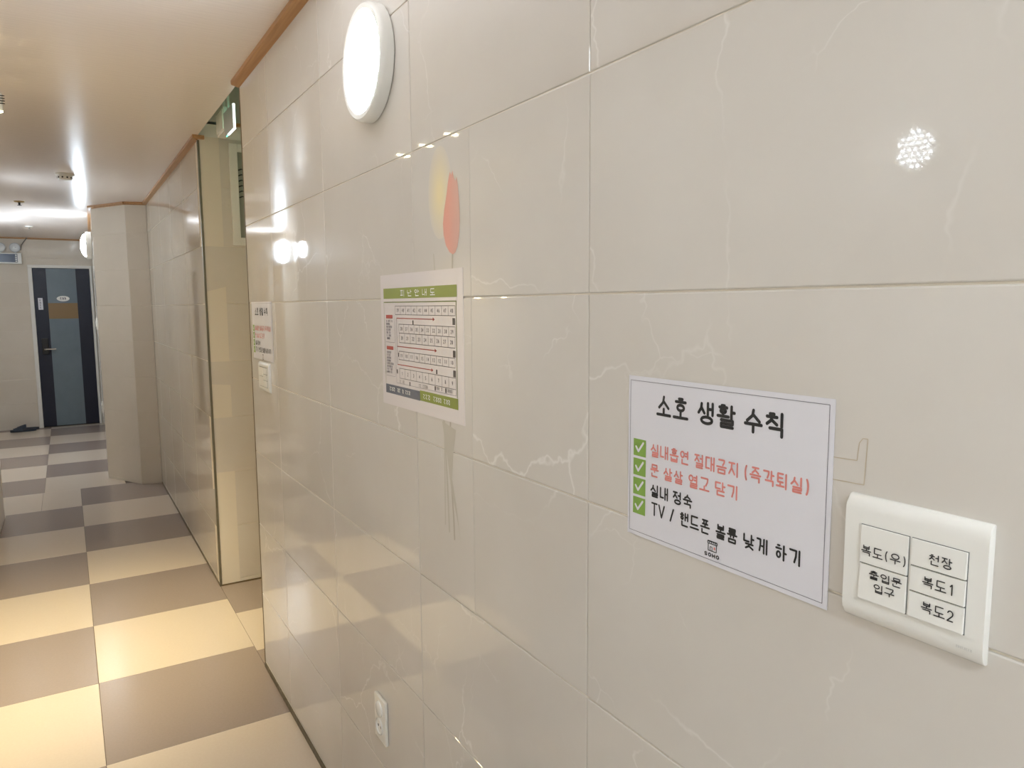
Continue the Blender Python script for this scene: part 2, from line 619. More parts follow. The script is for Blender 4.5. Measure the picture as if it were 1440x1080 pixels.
CONS = {  # in a unit box, y up
    'ㄱ': [[(0, 1), (1, 1), (0.95, 0.5), (0.72, 0)]],
    'ㄱf': [[(0, 1), (1, 1), (1, 0)]],
    'ㄴ': [[(0, 1), (0, 0), (1, 0)]],
    'ㄷ': [[(1, 1), (0, 1), (0, 0), (1, 0)]],
    'ㄹ': [[(0, 1), (1, 1), (1, 0.5), (0, 0.5), (0, 0), (1, 0)]],
    'ㅁ': [[(0, 1), (1, 1), (1, 0), (0, 0), (0, 1)]],
    'ㅂ': [[(0, 1), (0, 0), (1, 0), (1, 1)], [(0, 0.5), (1, 0.5)]],
    'ㅅ': [[(0.5, 1), (0.42, 0.5), (0, 0)], [(0.46, 0.62), (1, 0)]],
    'ㅇ': [arc(0.5, 0.5, 0.5, 0.5)],
    'ㅈ': [[(0, 1), (1, 1)], [(0.5, 1), (0.42, 0.5), (0, 0)], [(0.46, 0.55), (1, 0)]],
    'ㅊ': [[(0.3, 1.0), (0.7, 1.0)], [(0, 0.72), (1, 0.72)], [(0.5, 0.72), (0.4, 0.35), (0, 0)], [(0.46, 0.42), (1, 0)]],
    'ㅌ': [[(1, 1), (0, 1), (0, 0), (1, 0)], [(0, 0.5), (0.9, 0.5)]],
    'ㅍ': [[(0, 1), (1, 1)], [(0.28, 1), (0.28, 0)], [(0.72, 1), (0.72, 0)], [(0, 0), (1, 0)]],
    'ㅎ': [[(0.32, 1.02), (0.68, 1.02)], [(0, 0.76), (1, 0.76)], arc(0.5, 0.24, 0.34, 0.25)],
    'ㄲ': [[(0, 1), (0.42, 1), (0.36, 0)], [(0.58, 1), (1, 1), (0.95, 0)]],
    'ㅋ': [[(0, 1), (1, 1), (0.72, 0)], [(0, 0.52), (0.9, 0.52)]],
}
INI = 'ㄱㄲㄴㄷㄸㄹㅁㅂㅃㅅㅆㅇㅈㅉㅊㅋㅌㅍㅎ'
VOW = 'ㅏㅐㅑㅒㅓㅔㅕㅖㅗㅘㅙㅚㅛㅜㅝㅞㅟㅠㅡㅢㅣ'
FIN = ['', 'ㄱ', 'ㄲ', 'ㄳ', 'ㄴ', 'ㄵ', 'ㄶ', 'ㄷ', 'ㄹ', 'ㄺ', 'ㄻ', 'ㄼ', 'ㄽ', 'ㄾ', 'ㄿ', 'ㅀ', 'ㅁ', 'ㅂ', 'ㅄ', 'ㅅ', 'ㅆ', 'ㅇ', 'ㅈ', 'ㅊ', 'ㅋ', 'ㅌ', 'ㅍ', 'ㅎ']


def fit(strokes, x0, x1, y0, y1):
    return [[(x0 + (x1 - x0) * px, y0 + (y1 - y0) * py) for px, py in s] for s in strokes]


def hangul(ch):
    c = ord(ch) - 0xAC00
    i, v, f = INI[c // 588], VOW[(c % 588) // 28], FIN[c % 28]
    S = []
    yb = 0.44 if f else 0.0        # bottom of the initial + vowel zone
    if v in 'ㅏㅑㅓㅕㅣㅐㅔ':
        xr = {'ㅏ': 0.52, 'ㅑ': 0.5, 'ㅓ': 0.5, 'ㅕ': 0.48, 'ㅣ': 0.62, 'ㅐ': 0.42, 'ㅔ': 0.36}[v]
        S += fit(CONS[i], 0.04, xr, yb + (0.06 if f else 0.14), 0.96)
        ym = (1.0 + yb) / 2
        b0 = yb if f else 0.0
        if v == 'ㅏ':
            S += [[(0.76, 1), (0.76, b0)], [(0.76, ym), (0.98, ym)]]
        elif v == 'ㅑ':
            S += [[(0.74, 1), (0.74, b0)], [(0.74, ym + .12), (0.98, ym + .12)], [(0.74, ym - .12), (0.98, ym - .12)]]
        elif v == 'ㅓ':
            S += [[(0.9, 1), (0.9, b0)], [(0.66, ym), (0.9, ym)]]
        elif v == 'ㅕ':
            S += [[(0.9, 1), (0.9, b0)], [(0.62, ym + .12), (0.9, ym + .12)], [(0.62, ym - .1), (0.9, ym - .1)]]
        elif v == 'ㅣ':
            S += [[(0.9, 1), (0.9, b0)]]
        elif v == 'ㅐ':
            S += [[(0.64, 1), (0.64, b0)], [(0.94, 1), (0.94, b0)], [(0.64, ym), (0.94, ym)]]
        elif v == 'ㅔ':
            S += [[(0.68, 1), (0.68, b0)], [(0.94, 1), (0.94, b0)], [(0.48, ym), (0.68, ym)]]
    elif v in 'ㅗㅛㅜㅠㅡ':
        if f:
            if v in 'ㅗㅛ':
                S += fit(CONS[i], 0.2, 0.8, 0.70, 1.0) + [[(0.0, 0.46), (1.0, 0.46)]]
                S += [[(0.5, 0.66), (0.5, 0.46)]]
            elif v == 'ㅡ':
                S += fit(CONS[i], 0.2, 0.8, 0.62, 1.0) + [[(0.0, 0.47), (1.0, 0.47)]]
            else:
                S += fit(CONS[i], 0.18, 0.82, 0.72, 1.0) + [[(0.0, 0.57), (1.0, 0.57)]]
                S += [[(0.5, 0.57), (0.5, 0.38)]] if v == 'ㅜ' else [[(0.34, 0.57), (0.34, 0.40)], [(0.66, 0.57), (0.66, 0.40)]]
        else:
            if v in 'ㅗㅛ':
                S += fit(CONS[i], 0.14, 0.86, 0.42, 1.0) + [[(0.0, 0.05), (1.0, 0.05)]]
                S += [[(0.5, 0.36), (0.5, 0.05)]]
            elif v == 'ㅡ':
                S += fit(CONS[i], 0.14, 0.86, 0.36, 1.0) + [[(0.0, 0.08), (1.0, 0.08)]]
            else:
                S += fit(CONS[i], 0.12, 0.88, 0.5, 1.0) + [[(0.0, 0.36), (1.0, 0.36)]]
                S += [[(0.5, 0.36), (0.5, 0.0)]] if v == 'ㅜ' else [[(0.3, 0.36), (0.3, 0.0)], [(0.7, 0.36), (0.7, 0.0)]]
    else:                                            # compound ㅘ ㅚ ㅟ ㅙ
        b0 = yb
        S += fit(CONS[i], 0.1, 0.56, b0 + (0.23 if f else 0.42), 1.0)
        if v in 'ㅘㅚㅙ':
            S += [[(0.0, b0 + (0.06 if f else 0.14)), (0.66, b0 + (0.06 if f else 0.14))], [(0.33, b0 + (0.2 if f else 0.36)), (0.33, b0 + (0.06 if f else 0.14))]]
        else:
            S += [[(0.0, b0 + 0.32), (0.66, b0 + 0.32)], [(0.33, b0 + 0.32), (0.33, b0 + 0.04)]]
        S += [[(0.84, 1), (0.84, b0)]]
        if v == 'ㅘ':
            S += [[(0.84, (1 + b0) / 2), (1.02, (1 + b0) / 2)]]
    if f:
        vert = v in 'ㅏㅑㅓㅕㅣㅐㅔㅘㅚㅟ'
        fx0, fx1 = (0.22, 0.92) if vert else (0.14, 0.86)
        S += fit(CONS.get(f + 'f', CONS[f]), fx0, fx1, 0.0, 0.32 if vert else (0.24 if v in 'ㅜㅠ' else 0.28))
    return S


LATIN = {
    'T': [[(0, 1), (1, 1)], [(0.5, 1), (0.5, 0)]],
    'V': [[(0, 1), (0.5, 0), (1, 1)]],
    '/': [[(0.8, 1), (0.2, 0)]],
    '(': [arc(1.1, 0.5, 0.8, 0.62, 125, 235, 8)],
    ')': [arc(-0.1, 0.5, 0.8, 0.62, 55, -55, 8)],
    'S': [arc(0.5, 0.74, 0.45, 0.26, 30, 270, 10) + arc(0.5, 0.24, 0.45, 0.24, 90, -150, 10)],
    'O': [arc(0.5, 0.5, 0.5, 0.5)],
    'H': [[(0, 1), (0, 0)], [(1, 1), (1, 0)], [(0, 0.5), (1, 0.5)]],
    '0': [arc(0.5, 0.5, 0.42, 0.5)],
    '1': [[(0.25, 0.8), (0.55, 1), (0.55, 0)]],
    '2': [arc(0.5, 0.7, 0.42, 0.3, 165, -35, 8) + [(0.05, 0), (0.95, 0)]],
    '3': [arc(0.45, 0.75, 0.42, 0.25, 150, -90, 8), arc(0.45, 0.25, 0.47, 0.25, 90, -150, 8)],
    '4': [[(0.75, 0), (0.75, 1), (0, 0.3), (1, 0.3)]],
    '5': [[(0.9, 1), (0.2, 1), (0.12, 0.55)] + arc(0.45, 0.3, 0.45, 0.3, 120, -150, 8)],
    '6': [arc(0.5, 0.3, 0.42, 0.3), [(0.08, 0.35), (0.3, 0.85), (0.65, 1)]],
    '7': [[(0.05, 1), (0.95, 1), (0.4, 0)]],
    '8': [arc(0.5, 0.75, 0.36, 0.25), arc(0.5, 0.25, 0.44, 0.25)],
    '9': [arc(0.5, 0.7, 0.42, 0.3), [(0.92, 0.65), (0.7, 0.15), (0.35, 0)]],
}


def glyph(ch):
    return LATIN[ch] if ch in LATIN else hangul(ch)


class Sheet:
    """A flat print on a plane: origin o, unit vectors ux (right), uy (up), n (towards the viewer)."""

    def __init__(self, o, ux, uy):
        self.o, self.ux, self.uy = Vector(o), Vector(ux), Vector(uy)
        self.n = self.ux.cross(self.uy)

    def p(self, u, v, h=0.0):
        return self.o + self.ux * u + self.uy * v + self.n * h

    def rect(self, bm, u0, u1, v0, v1, h):
        PRINTS[bm] = self.n
        bm.faces.new([bm.verts.new(self.p(u, v, h)) for u, v in ((u0, v0), (u1, v0), (u1, v1), (u0, v1))])

    def poly(self, bm, pts, h):
        PRINTS[bm] = self.n
        h += (len(bm.faces) % 13) * 1.2e-5       # overlapping strokes never share a plane
        bm.faces.new([bm.verts.new(self.p(u, v, h)) for u, v in pts])

    def stroke(self, bm, pts, wd, h, cap=8):
        hw = wd / 2
        for (a, b) in zip(pts, pts[1:]):
            dx, dy = b[0] - a[0], b[1] - a[1]
            ln = math.hypot(dx, dy)
            if ln < 1e-7:
                continue
            nx, ny = -dy / ln * hw, dx / ln * hw
            self.poly(bm, [(a[0] + nx, a[1] + ny), (a[0] - nx, a[1] - ny), (b[0] - nx, b[1] - ny), (b[0] + nx, b[1] + ny)], h)
        if cap:
            for q in pts:
                self.poly(bm, [(q[0] + hw * math.cos(2 * math.pi * i / cap), q[1] + hw * math.sin(2 * math.pi * i / cap)) for i in range(cap)], h)

    def text(self, bm, s, u0, u1, v0, v1, wd, h, gap=0.10, cap=8):
        """characters spread evenly between u0 and u1; narrow ones take less."""
        wts = [0.42 if c in '()/' else (0.62 if c in '0123456789' else (0.85 if c in 'TV' else 1.0)) for c in s]
        tot = sum(wts) + gap * (len(s) - 1)
        k = (u1 - u0 - 0.0) / tot
        u = u0
        for c, wt in zip(s, wts):
            cw = k * wt
            i = wd / 2
            for st in glyph(c):
                self.stroke(bm, [(u + i + (cw - wd) * px, v0 + i + (v1 - v0 - wd) * py) for px, py in st], wd, h, cap)
            u += cw + gap * k


# ------------------------------------------------------------------ round wall lamps
def wall_lamp(center, n, R, depth, label, strength, group=None, dome=0.0, tint=COOL):
    c, n = Vector(center), Vector(n)
    root = empty('wall_lamp', c, label, 'lamp', group)
    obj('housing', mklathe([(R * 0.97, 0), (R, 0.003), (R, depth - 0.012), (R * 0.985, depth - 0.004), (R * 0.95, depth), (R * 0.87, depth - 0.001), (R * 0.845, depth - 0.004), (R * 0.84, 0.010), (0, 0.010)], c, n, n=64), M_WHITE, root, smooth=True)
    m = mat('lamp_glow_%d_%d' % (int(strength * 10), int(tint[0] * 100)), (255, 255, 255), 0.4, emit=tint, strength=strength)
    obj('diffuser', mklathe([(R * 0.84, depth - 0.010)] + [(R * 0.838 * math.cos(q * math.pi / 16), depth - 0.003 + (dome + 0.002) * math.sin(q * math.pi / 16)) for q in range(9)], c, n, n=48), m, root, smooth=True)
    return root


wall_lamp((0, 1.617, 2.052), (-1, 0, 0), 0.127, 0.032, 'large round lit wall lamp above the evacuation plan', WALL_LAMP)
dn = Vector((-1, 0.027, 0)).normalized()
wall_lamp((-0.371, 7.95, 2.09), dn, 0.127, 0.05, 'round lit wall lamp seen edge-on in the far hall', WALL_LAMP * 0.6, dome=0.045, tint=HALL)
wall_lamp((X_L, 5.98, 1.97), (1, 0, 0), 0.075, 0.035, 'small round wall lamp near the far end of the left wall', WALL_LAMP * 0.8)
ld = wall_lamp((X_L, 0.975, 1.86), (1, 0, 0), 0.058, 0.03, 'small round wall lamp on the left wall facing the switch', 0.3)
bm = new()
for i in range(-3, 4):
    for j in range(-3, 4):
        a_, b_ = (i + 0.5 * (j % 2)) * 0.0145, j * 0.0128
        if math.hypot(a_, b_) < 0.043:
            lathe(bm, [(0.0024, 0.0), (0.0018, 0.002), (0, 0.0025)], (X_L + 0.029, 0.975 + a_, 1.86 + b_), (1, 0, 0), n=8)
lo_ = obj('led_array', bm, mat('led_glow', (255, 255, 255), 0.4, emit=COOL, strength=26.0), ld)
lo_['kind'] = 'stuff'
wall_lamp((X_H, 8.6, 2.14), (1, 0, 0), 0.15, 0.05, 'round wall lamp on the left wall of the far hall', WALL_LAMP * 1.0, dome=0.05, tint=HALL)
wall_lamp((0, -1.1, 2.05), (-1, 0, 0), 0.127, 0.032, 'unseen round wall lamp added on the near wall behind the viewpoint', WALL_LAMP)  # unseen lamp, added for more corridor light from behind

# ------------------------------------------------------------------ unseen ceiling panel added as neutral fill
def ceiling_panel(x, y, wx, wy, label, strength):
    root = empty('fill_ceiling_light', (x, y, CZ), label, 'added ceiling light')
    a, b = wx / 2, wy / 2
    for (x0, x1, y0, y1) in ((-a, -a + 0.02, -b, b), (a - 0.02, a, -b, b), (-a + 0.02, a - 0.02, -b, -b + 0.02), (-a + 0.02, a - 0.02, b - 0.02, b)):
        obj('frame_bar', mkbox(x + x0, x + x1, y + y0, y + y1, CZ - 0.045, CZ, bev=0.002), M_WHITE, root)
    obj('diffuser', mkbox(x - a + 0.02, x + a - 0.02, y - b + 0.02, y + b - 0.02, CZ - 0.042, CZ - 0.036), mat('panel_glow_%d' % int(strength * 10), (255, 255, 255), 0.4, emit=COOL, strength=strength), root)


ceiling_panel(-0.55, -0.95, 0.32, 1.0, 'unseen white light panel added above the corridor behind the viewpoint for neutral fill', FILL_PANEL)

# ------------------------------------------------------------------ warm ceiling spots (just left of the frame)
SX = -0.803
root = empty('ceiling_spotlight', (SX, 3.05, CZ), 'warm ceiling spotlight bar with three finned heads by the left wall', 'spotlight')
obj('mount_plate', mkbox(SX - 0.06, SX - 0.02, 2.74, 3.36, CZ - 0.018, CZ, bev=0.004), M_WHITE, root)
for (sx, sy) in ((SX, 2.80), (SX, 3.05), (SX, 3.30)):
    ax = Vector((-0.02, 0.24, -1)).normalized()
    top = Vector((sx - 0.03, sy, CZ - 0.018))
    hc = Vector((sx, sy, CZ - 0.085))
    b = new()
    tube(b, [top, top + Vector((0, 0, -0.04)), hc + ax * 0.006], 0.005, 10)
    obj('stem', b, M_WHITE, root)
    hd = obj('spot_head', mklathe([(0, 0), (0.026, 0.0), (0.030, 0.006), (0.030, 0.062), (0.028, 0.062), (0.026, 0.05), (0, 0.05)], hc, ax, n=28), M_WHITE, root, smooth=True)
    fb = new()
    for kf in range(4):
        lathe(fb, [(0.0, 0.008 + kf * 0.009), (0.036, 0.008 + kf * 0.009), (0.036, 0.011 + kf * 0.009), (0.0, 0.011 + kf * 0.009)], hc, ax, n=20)
    obj('cooling_fins', fb, M_DARK, hd)
    obj('lens', mklathe([(0.025, 0.052), (0, 0.054)], hc, ax, n=20), mat('warm_glow', (255, 240, 210), 0.4, emit=WARM, strength=40.0), hd)
    obj('added_glow_rim', mklathe([(0.022, 0.058), (0.0275, 0.060), (0.0275, 0.068), (0.022, 0.070), (0.022, 0.058)], hc, ax, n=24), mat('warm_rim', (255, 240, 210), 0.3, emit=WARM, strength=40.0), hd, smooth=True)  # glowing ring added to throw a soft warm glow on the ceiling
    sl = bpy.data.lights.new('warm_spot', 'SPOT')
    sl.energy = SPOT_W
    sl.color = WARM
    sl.spot_size = math.radians(70)
    sl.spot_blend = 0.9
    sl.shadow_soft_size = 0.025
    so = bpy.data.objects.new('warm_spot', sl)
    so.location = hc + ax * 0.075 - Vector((SX, 3.05, CZ))
    so.rotation_euler = (-ax).to_track_quat('Z', 'Y').to_euler()
    link(so, root)

# ------------------------------------------------------------------ house-rules signs
def rules_sign(o, W_, H_, label, small=False):
    """o = upper left corner on the wall (x = 0 plane, reading direction -y)."""
    s = Sheet((-0.0012, o[0], o[1]), (0, -1, 0), (0, 0, 1))
    root = empty('notice_sheet', (-0.0008, o[0] - W_ / 2, o[1] - H_), label, 'notice')
    bm = new()
    n_ = 12
    # thin laminated sheet, very slightly wavy
    ring = []
    for i in range(n_ + 1):
        for j in (0, 1):
            pass
    g = [[None] * 9 for _ in range(n_ + 1)]
    for i in range(n_ + 1):
        for j in range(9):
            g[i][j] = bm.verts.new(s.p(W_ * i / n_, -H_ * j / 8, 0.0))
    for i in range(n_):
        for j in range(8):
            bm.faces.new((g[i][j], g[i + 1][j], g[i + 1][j + 1], g[i][j + 1]))
    r = bmesh.ops.extrude_face_region(bm, geom=bm.faces[:])
    bmesh.ops.translate(bm, verts=[v for v in r['geom'] if isinstance(v, bmesh.types.BMVert)], vec=s.n * -0.0006)
    obj('sheet', bm, M_PAPER, root)
    h = 0.0003
    k = W_ / 0.302
    c = 6
    bm = new()
    for (a, b) in (((4, -6), (296.5, -6)), ((296.5, -6), (296.5, -207)), ((296.5, -207), (4, -207)), ((4, -207), (4, -6))):
        s.stroke(bm, [(a[0] / 1000 * k, a[1] / 1000 * k), (b[0] / 1000 * k, b[1] / 1000 * k)], 0.0006, h, 0)
    obj('border_line', bm, M_INKG, root)

    def words(name, items, v0, v1, wd, m, cap=c):
        bm = new()
        for (t, u0, u1) in items:
            s.text(bm, t, u0 / 1000 * k, u1 / 1000 * k, v0 / 1000 * k, v1 / 1000 * k, wd * k, h, cap=cap)
        obj(name, bm, m, root)

    words('title_lettering', [('소호', 53, 108.5), ('생활', 122, 180), ('수칙', 192, 245.5)], -48, -20.5, 0.0037, M_INK, 10)
    words('red_lettering', [('실내흡연', 43, 111), ('절대금지', 119, 187), ('(즉각퇴실)', 193.5, 278)], -101.5, -84, 0.0022, M_INKR)
    words('red_lettering', [('문', 43.5, 59), ('살살', 67, 101.5), ('열고', 110, 144.5), ('닫기', 152, 187)], -127.5, -110.5, 0.0022, M_INKR)
    words('black_lettering', [('실내', 43.5, 77), ('정숙', 84, 117.5)], -153.8, -136.8, 0.0023, M_INK)
    words('black_lettering', [('TV', 46, 71), ('/', 78, 89), ('핸드폰', 97, 146.5), ('볼륨', 155, 187.5), ('낮게', 195, 229.5), ('하기', 238, 271)], -178.3, -160.5, 0.0023, M_INK)
    for q in range(4):
        b = new()
        v1 = (-82.5 - 25.9 * q) / 1000 * k
        v0 = v1 - 0.0225 * k
        u0, u1 = 0.0108 * k, 0.0345 * k
        s.rect(b, u0, u1, v0, v1, h)
        ck = obj('check_box', b, mat('check_green', (132, 170, 76), 0.5), root)
        b = new()
        s.stroke(b, [(u0 + 0.005 * k, v0 + 0.012 * k), (u0 + 0.0095 * k, v0 + 0.0062 * k), (u1 - 0.0048 * k, v1 - 0.0042 * k)], 0.0030 * k, h + 0.0002, 8)
        obj('check_mark', b, M_PAPER, ck)
    # small shop mark: awning over a door, with the name under it
    bm = new()
    lx, ly, lw = 0.1435 * k, -0.1845 * k, 0.0145 * k
    for q in range(5):
        s.stroke(bm, [(lx + lw * q / 5, ly), (lx + lw * q / 5, ly - 0.003 * k), (lx + lw * (q + 1) / 5, ly - 0.003 * k), (lx + lw * (q + 1) / 5, ly)], 0.0009 * k, h, 0)
    s.stroke(bm, [(lx, ly), (lx + lw, ly)], 0.0014 * k, h, 0)
    s.stroke(bm, [(lx + 0.001 * k, ly - 0.003 * k), (lx + 0.001 * k, ly - 0.0115 * k), (lx + lw - 0.001 * k, ly - 0.0115 * k), (lx + lw - 0.001 * k, ly - 0.003 * k)], 0.0010 * k, h, 6)
    s.stroke(bm, [(lx + 0.004 * k, ly - 0.0115 * k), (lx + 0.004 * k, ly - 0.0065 * k), (lx + 0.007 * k, ly - 0.0065 * k), (lx + 0.007 * k, ly - 0.0115 * k)], 0.0008 * k, h, 0)
    s.text(bm, 'SOHO', 0.1385 * k, 0.1615 * k, -0.2035 * k, -0.1985 * k, 0.0013 * k, h, gap=0.25)
    lg = obj('shop_mark', bm, M_INK, root)
    bm = new()
    s.poly(bm, [(lx + 0.0105 * k + 0.0014 * k * math.cos(a), ly - 0.0075 * k + 0.0018 * k * math.sin(a)) for a in [i * math.pi / 5 for i in range(10)]], h)
    obj('red_dot', bm, M_INKR, lg)
    return root


rules_sign((0.7305, 1.4168), 0.302, 0.2125, 'large white house-rules notice with red and black lettering left of the switch plate')
rules_sign((2.985, 1.528), 0.325, 0.2185, 'far white house-rules notice at the end of the tiled wall')

# ------------------------------------------------------------------ evacuation plan
PW, PH = 0.410, 0.296
s = Sheet((-0.0014, 1.607, 1.283), (0, -1, 0), (0, 0, 1))
root = empty('evacuation_plan', (-0.001, 1.402, 1.283), 'laminated evacuation plan with green title bar and room grid', 'poster')
bm = new()
for (du, dv) in ((0.0, 0.0),):
    prism(bm, [(0, 0), (PW, 0), (PW, PH), (0, PH)], s.o, s.ux, s.uy, -s.n, 0.0009)
M_LAM = mat('laminated_paper', (230, 224, 224), 0.12, coat=0.3)
obj('sheet', bm, M_LAM, root)
h = 0.0004
M_GREEN = mat('print_green', (142, 154, 74), 0.25)
M_SLATE = mat('print_slate', (104, 110, 124), 0.25)
M_PRED = mat('print_red', (176, 72, 66), 0.3)
M_WINK = mat('print_white', (236, 236, 232), 0.3)
bm = new(); s.rect(bm, 0.018, 0.386, 0.2425, 0.2655, h)
tb = obj('title_bar', bm, M_GREEN, root)
bm = new(); s.text(bm, '피난안내도', 0.116, 0.292, 0.2465, 0.2610, 0.0018, h + 0.0002, gap=0.62)
obj('title_lettering', bm, M_WINK, tb)
bm = new()
for a, b in (((0.018, 0.2345), (0.384, 0.2345)),):
    s.stroke(bm, [a, b], 0.0022, h, 0)
s.stroke(bm, [(0.019, 0.2345), (0.021, 0.048)], 0.0014, h, 0)
s.stroke(bm, [(0.382, 0.2345), (0.382, 0.05)], 0.0022, h, 0)
obj('frame_line', bm, mat('print_olive', (112, 122, 60), 0.3), root)
bm = new(); s.rect(bm, 0.020, 0.210, 0.0265, 0.047, h)
b1 = obj('slate_bar', bm, M_SLATE, root)
bm = new(); s.rect(bm, 0.210, 0.385, 0.0275, 0.049, h)
b2 = obj('green_bar', bm, M_GREEN, root)


def scribble(bm, u0, u1, v0, v1, wd, n, hh):
    """row of small print too fine to read"""
    k_ = (u1 - u0) / n
    for i in range(n):
        if random.random() < 0.12:
            continue
        x = u0 + i * k_
        s.stroke(bm, [(x, v1), (x + k_ * 0.62, v1 - random.random() * 0.2 * (v1 - v0)), (x + k_ * 0.1, v0 + 0.3 * (v1 - v0)), (x + k_ * 0.66, v0)], wd, hh, 0)
        if random.random() < 0.6:
            s.stroke(bm, [(x + k_ * 0.7, v0), (x + k_ * 0.7, v1)], wd, hh, 0)


bm = new(); scribble(bm, 0.042, 0.075, 0.033, 0.041, 0.0013, 3, h + 0.0002); scribble(bm, 0.088, 0.160, 0.033, 0.041, 0.0013, 8, h + 0.0002)
obj('bar_lettering', bm, M_WINK, b1)
bm = new(); scribble(bm, 0.226, 0.262, 0.033, 0.042, 0.0013, 3, h + 0.0002); scribble(bm, 0.276, 0.352, 0.033, 0.042, 0.0013, 8, h + 0.0002)
obj('bar_lettering', bm, M_WINK, b2)


def room_row(u0, u1, v0, v1, nums):
    g = new()
    n_ = len(nums)
    for (a, b) in (((u0, v0), (u1, v0)), ((u0, v1), (u1, v1))):
        s.stroke(g, [a, b], 0.0011, h, 0)
    for i in range(n_ + 1):
        x = u0 + (u1 - u0) * i / n_
        s.stroke(g, [(x, v0), (x, v1)], 0.0010, h, 0)
    for i, t in enumerate(nums):
        x = u0 + (u1 - u0) * (i + 0.5) / n_
        hw = 0.0028 * len(t)
        vm = (v0 + v1) / 2
        s.text(g, t, x - hw, x + hw, vm - 0.0042, vm + 0.0042, 0.0015, h, gap=0.3, cap=0)
    obj('room_grid', g, mat('print_grid', (92, 88, 92), 0.3), root)


room_row(0.085, 0.378, 0.207, 0.226, [str(i) for i in range(39, 49)])
room_row(0.104, 0.377, 0.1665, 0.186, [str(i) for i in range(38, 28, -1)])
room_row(0.105, 0.376, 0.1455, 0.1665, [str(i) for i in range(20, 29)])
room_row(0.101, 0.375, 0.1075, 0.126, [str(i) for i in range(19, 9, -1)])
room_row(0.102, 0.377, 0.066, 0.088, [str(i) for i in range(1, 10)])
for (u0, u1, v) in ((0.092, 0.281, 0.199), (0.093, 0.288, 0.1365), (0.092, 0.270, 0.096)):
    g = new()
    s.stroke(g, [(u0, v), (u1, v)], 0.0018, h, 0)
    s.poly(g, [(u1 - 0.002, v - 0.004), (u1 + 0.007, v), (u1 - 0.002, v + 0.004)], h)
    obj('escape_arrow', g, M_PRED, root)
g = new()
s.stroke(g, [(0.092, 0.199), (0.092, 0.096)], 0.0012, h, 0)
s.stroke(g, [(0.0845, 0.199), (0.0845, 0.054), (0.378, 0.054)], 0.0007, h, 0)
s.stroke(g, [(0.3775, 0.066), (0.3775, 0.054)], 0.0008, h, 0)
obj('route_line', g, M_INKG, root)
M_PDARK = mat('print_dark', (86, 82, 82), 0.3)
for (x, v, wd_, hd_) in [(0.366, q, 0.011, 0.0065) for q in (0.196, 0.134, 0.096)] + [(a, b, 0.006, 0.0045) for a, b in ((0.178, 0.191), (0.096, 0.118), (0.290, 0.094), (0.086, 0.080), (0.155, 0.0575), (0.282, 0.060), (0.330, 0.060))]:
    g = new()
    s.rect(g, x, x + wd_, v - hd_, v + hd_, h)
    obj('legend_mark', g, M_PDARK, root)
for (u0, u1, v0, v1, n_) in ((0.100, 0.130, 0.0555, 0.0615, 5), (0.205, 0.250, 0.0555, 0.0615, 7), (0.292, 0.318, 0.0575, 0.0635, 4), (0.340, 0.362, 0.0575, 0.0635, 4)):
    g = new()
    scribble(g, u0, u1, v0, v1, 0.0008, n_, h)
    obj('legend_print', g, M_PDARK, root)
for (v0, v1, ln) in ((0.144, 0.206, 7), (0.067, 0.135, 8)):
    g = new()
    s.rect(g, 0.030, 0.069, v1 - 0.008, v1, h)
    obj('heading_patch', g, M_PRED, root)
    g = new()
    for q in range(ln):
        v = v1 - 0.014 - q * (v1 - v0 - 0.016) / ln
        scribble(g, 0.030, 0.050 + random.random() * 0.02, v - 0.0022, v + 0.0022, 0.0010, 7, h)
    s.stroke(g, [(0.026, v0), (0.078, v0), (0.078, v1)], 0.0006, h, 0)
    obj('side_note', g, M_INKG, root)

# ------------------------------------------------------------------ tulip print on the tiles
s = Sheet((-0.0006, 1.42, 0.95), (0, -1, 0), (0, 0, 1))
root = empty('tulip_print', (0, 1.22, 0.95), 'faded red tulip printed on the tiles above the evacuation plan', 'print')
for zt0, zt1 in ((1.527, 1.822), (1.227, 1.522), (0.927, 1.222)):
    bm = new()
    prism(bm, [(0.003, zt0 - 0.95), (0.252, zt0 - 0.95), (0.252, zt1 - 0.95), (0.003, zt1 - 0.95)], s.o, s.ux, s.uy, -s.n, 0.0005)
    obj('film', bm, M_TILE, root)


def print_mat(name, c0, c1, axis, a, b, cm=None):
    """flat printed colour blended between two inks along the print"""
    m = mat(name, c0, 0.1)
    bs = m.node_tree.nodes['Principled BSDF']
    tc = N(m, 'ShaderNodeTexCoord')
    sp = N(m, 'ShaderNodeSeparateXYZ')
    L(m, tc.outputs['Object'], sp.inputs[0])
    nz = N(m, 'ShaderNodeTexNoise')
    nz.inputs['Scale'].default_value = 30
    L(m, tc.outputs['Object'], nz.inputs['Vector'])
    v = mathn(m, 'ADD', ramp(m, sp.outputs[axis], a, b), mathn(m, 'MULTIPLY', mathn(m, 'SUBTRACT', nz.outputs['Fac'], 0.5), 0.35))
    L(m, mix(m, mathn(m, 'MULTIPLY', v, 1.0, True), lin(c0), lin(c1)), bs.inputs['Base Color'])
    return m


def petal(cu, cv, wd, ht, lean=0.0, tip=1.0, n=24):
    """outline of an upright tulip cup"""
    L_, R_ = [], []
    for i in range(n + 1):
        t = i / n
        prof = math.sin(math.pi * min(1, t * 1.0) ** 0.62) ** 0.8 if t < 1 else 0.0
        x = wd / 2 * (prof * (1 - 0.30 * t))
        c = cu + lean * t
        L_.append((c - x, cv + ht * t))
        R_.append((c + x, cv + ht * t))
    return L_ + R_[::-1][1:-1]


h = 0.0003


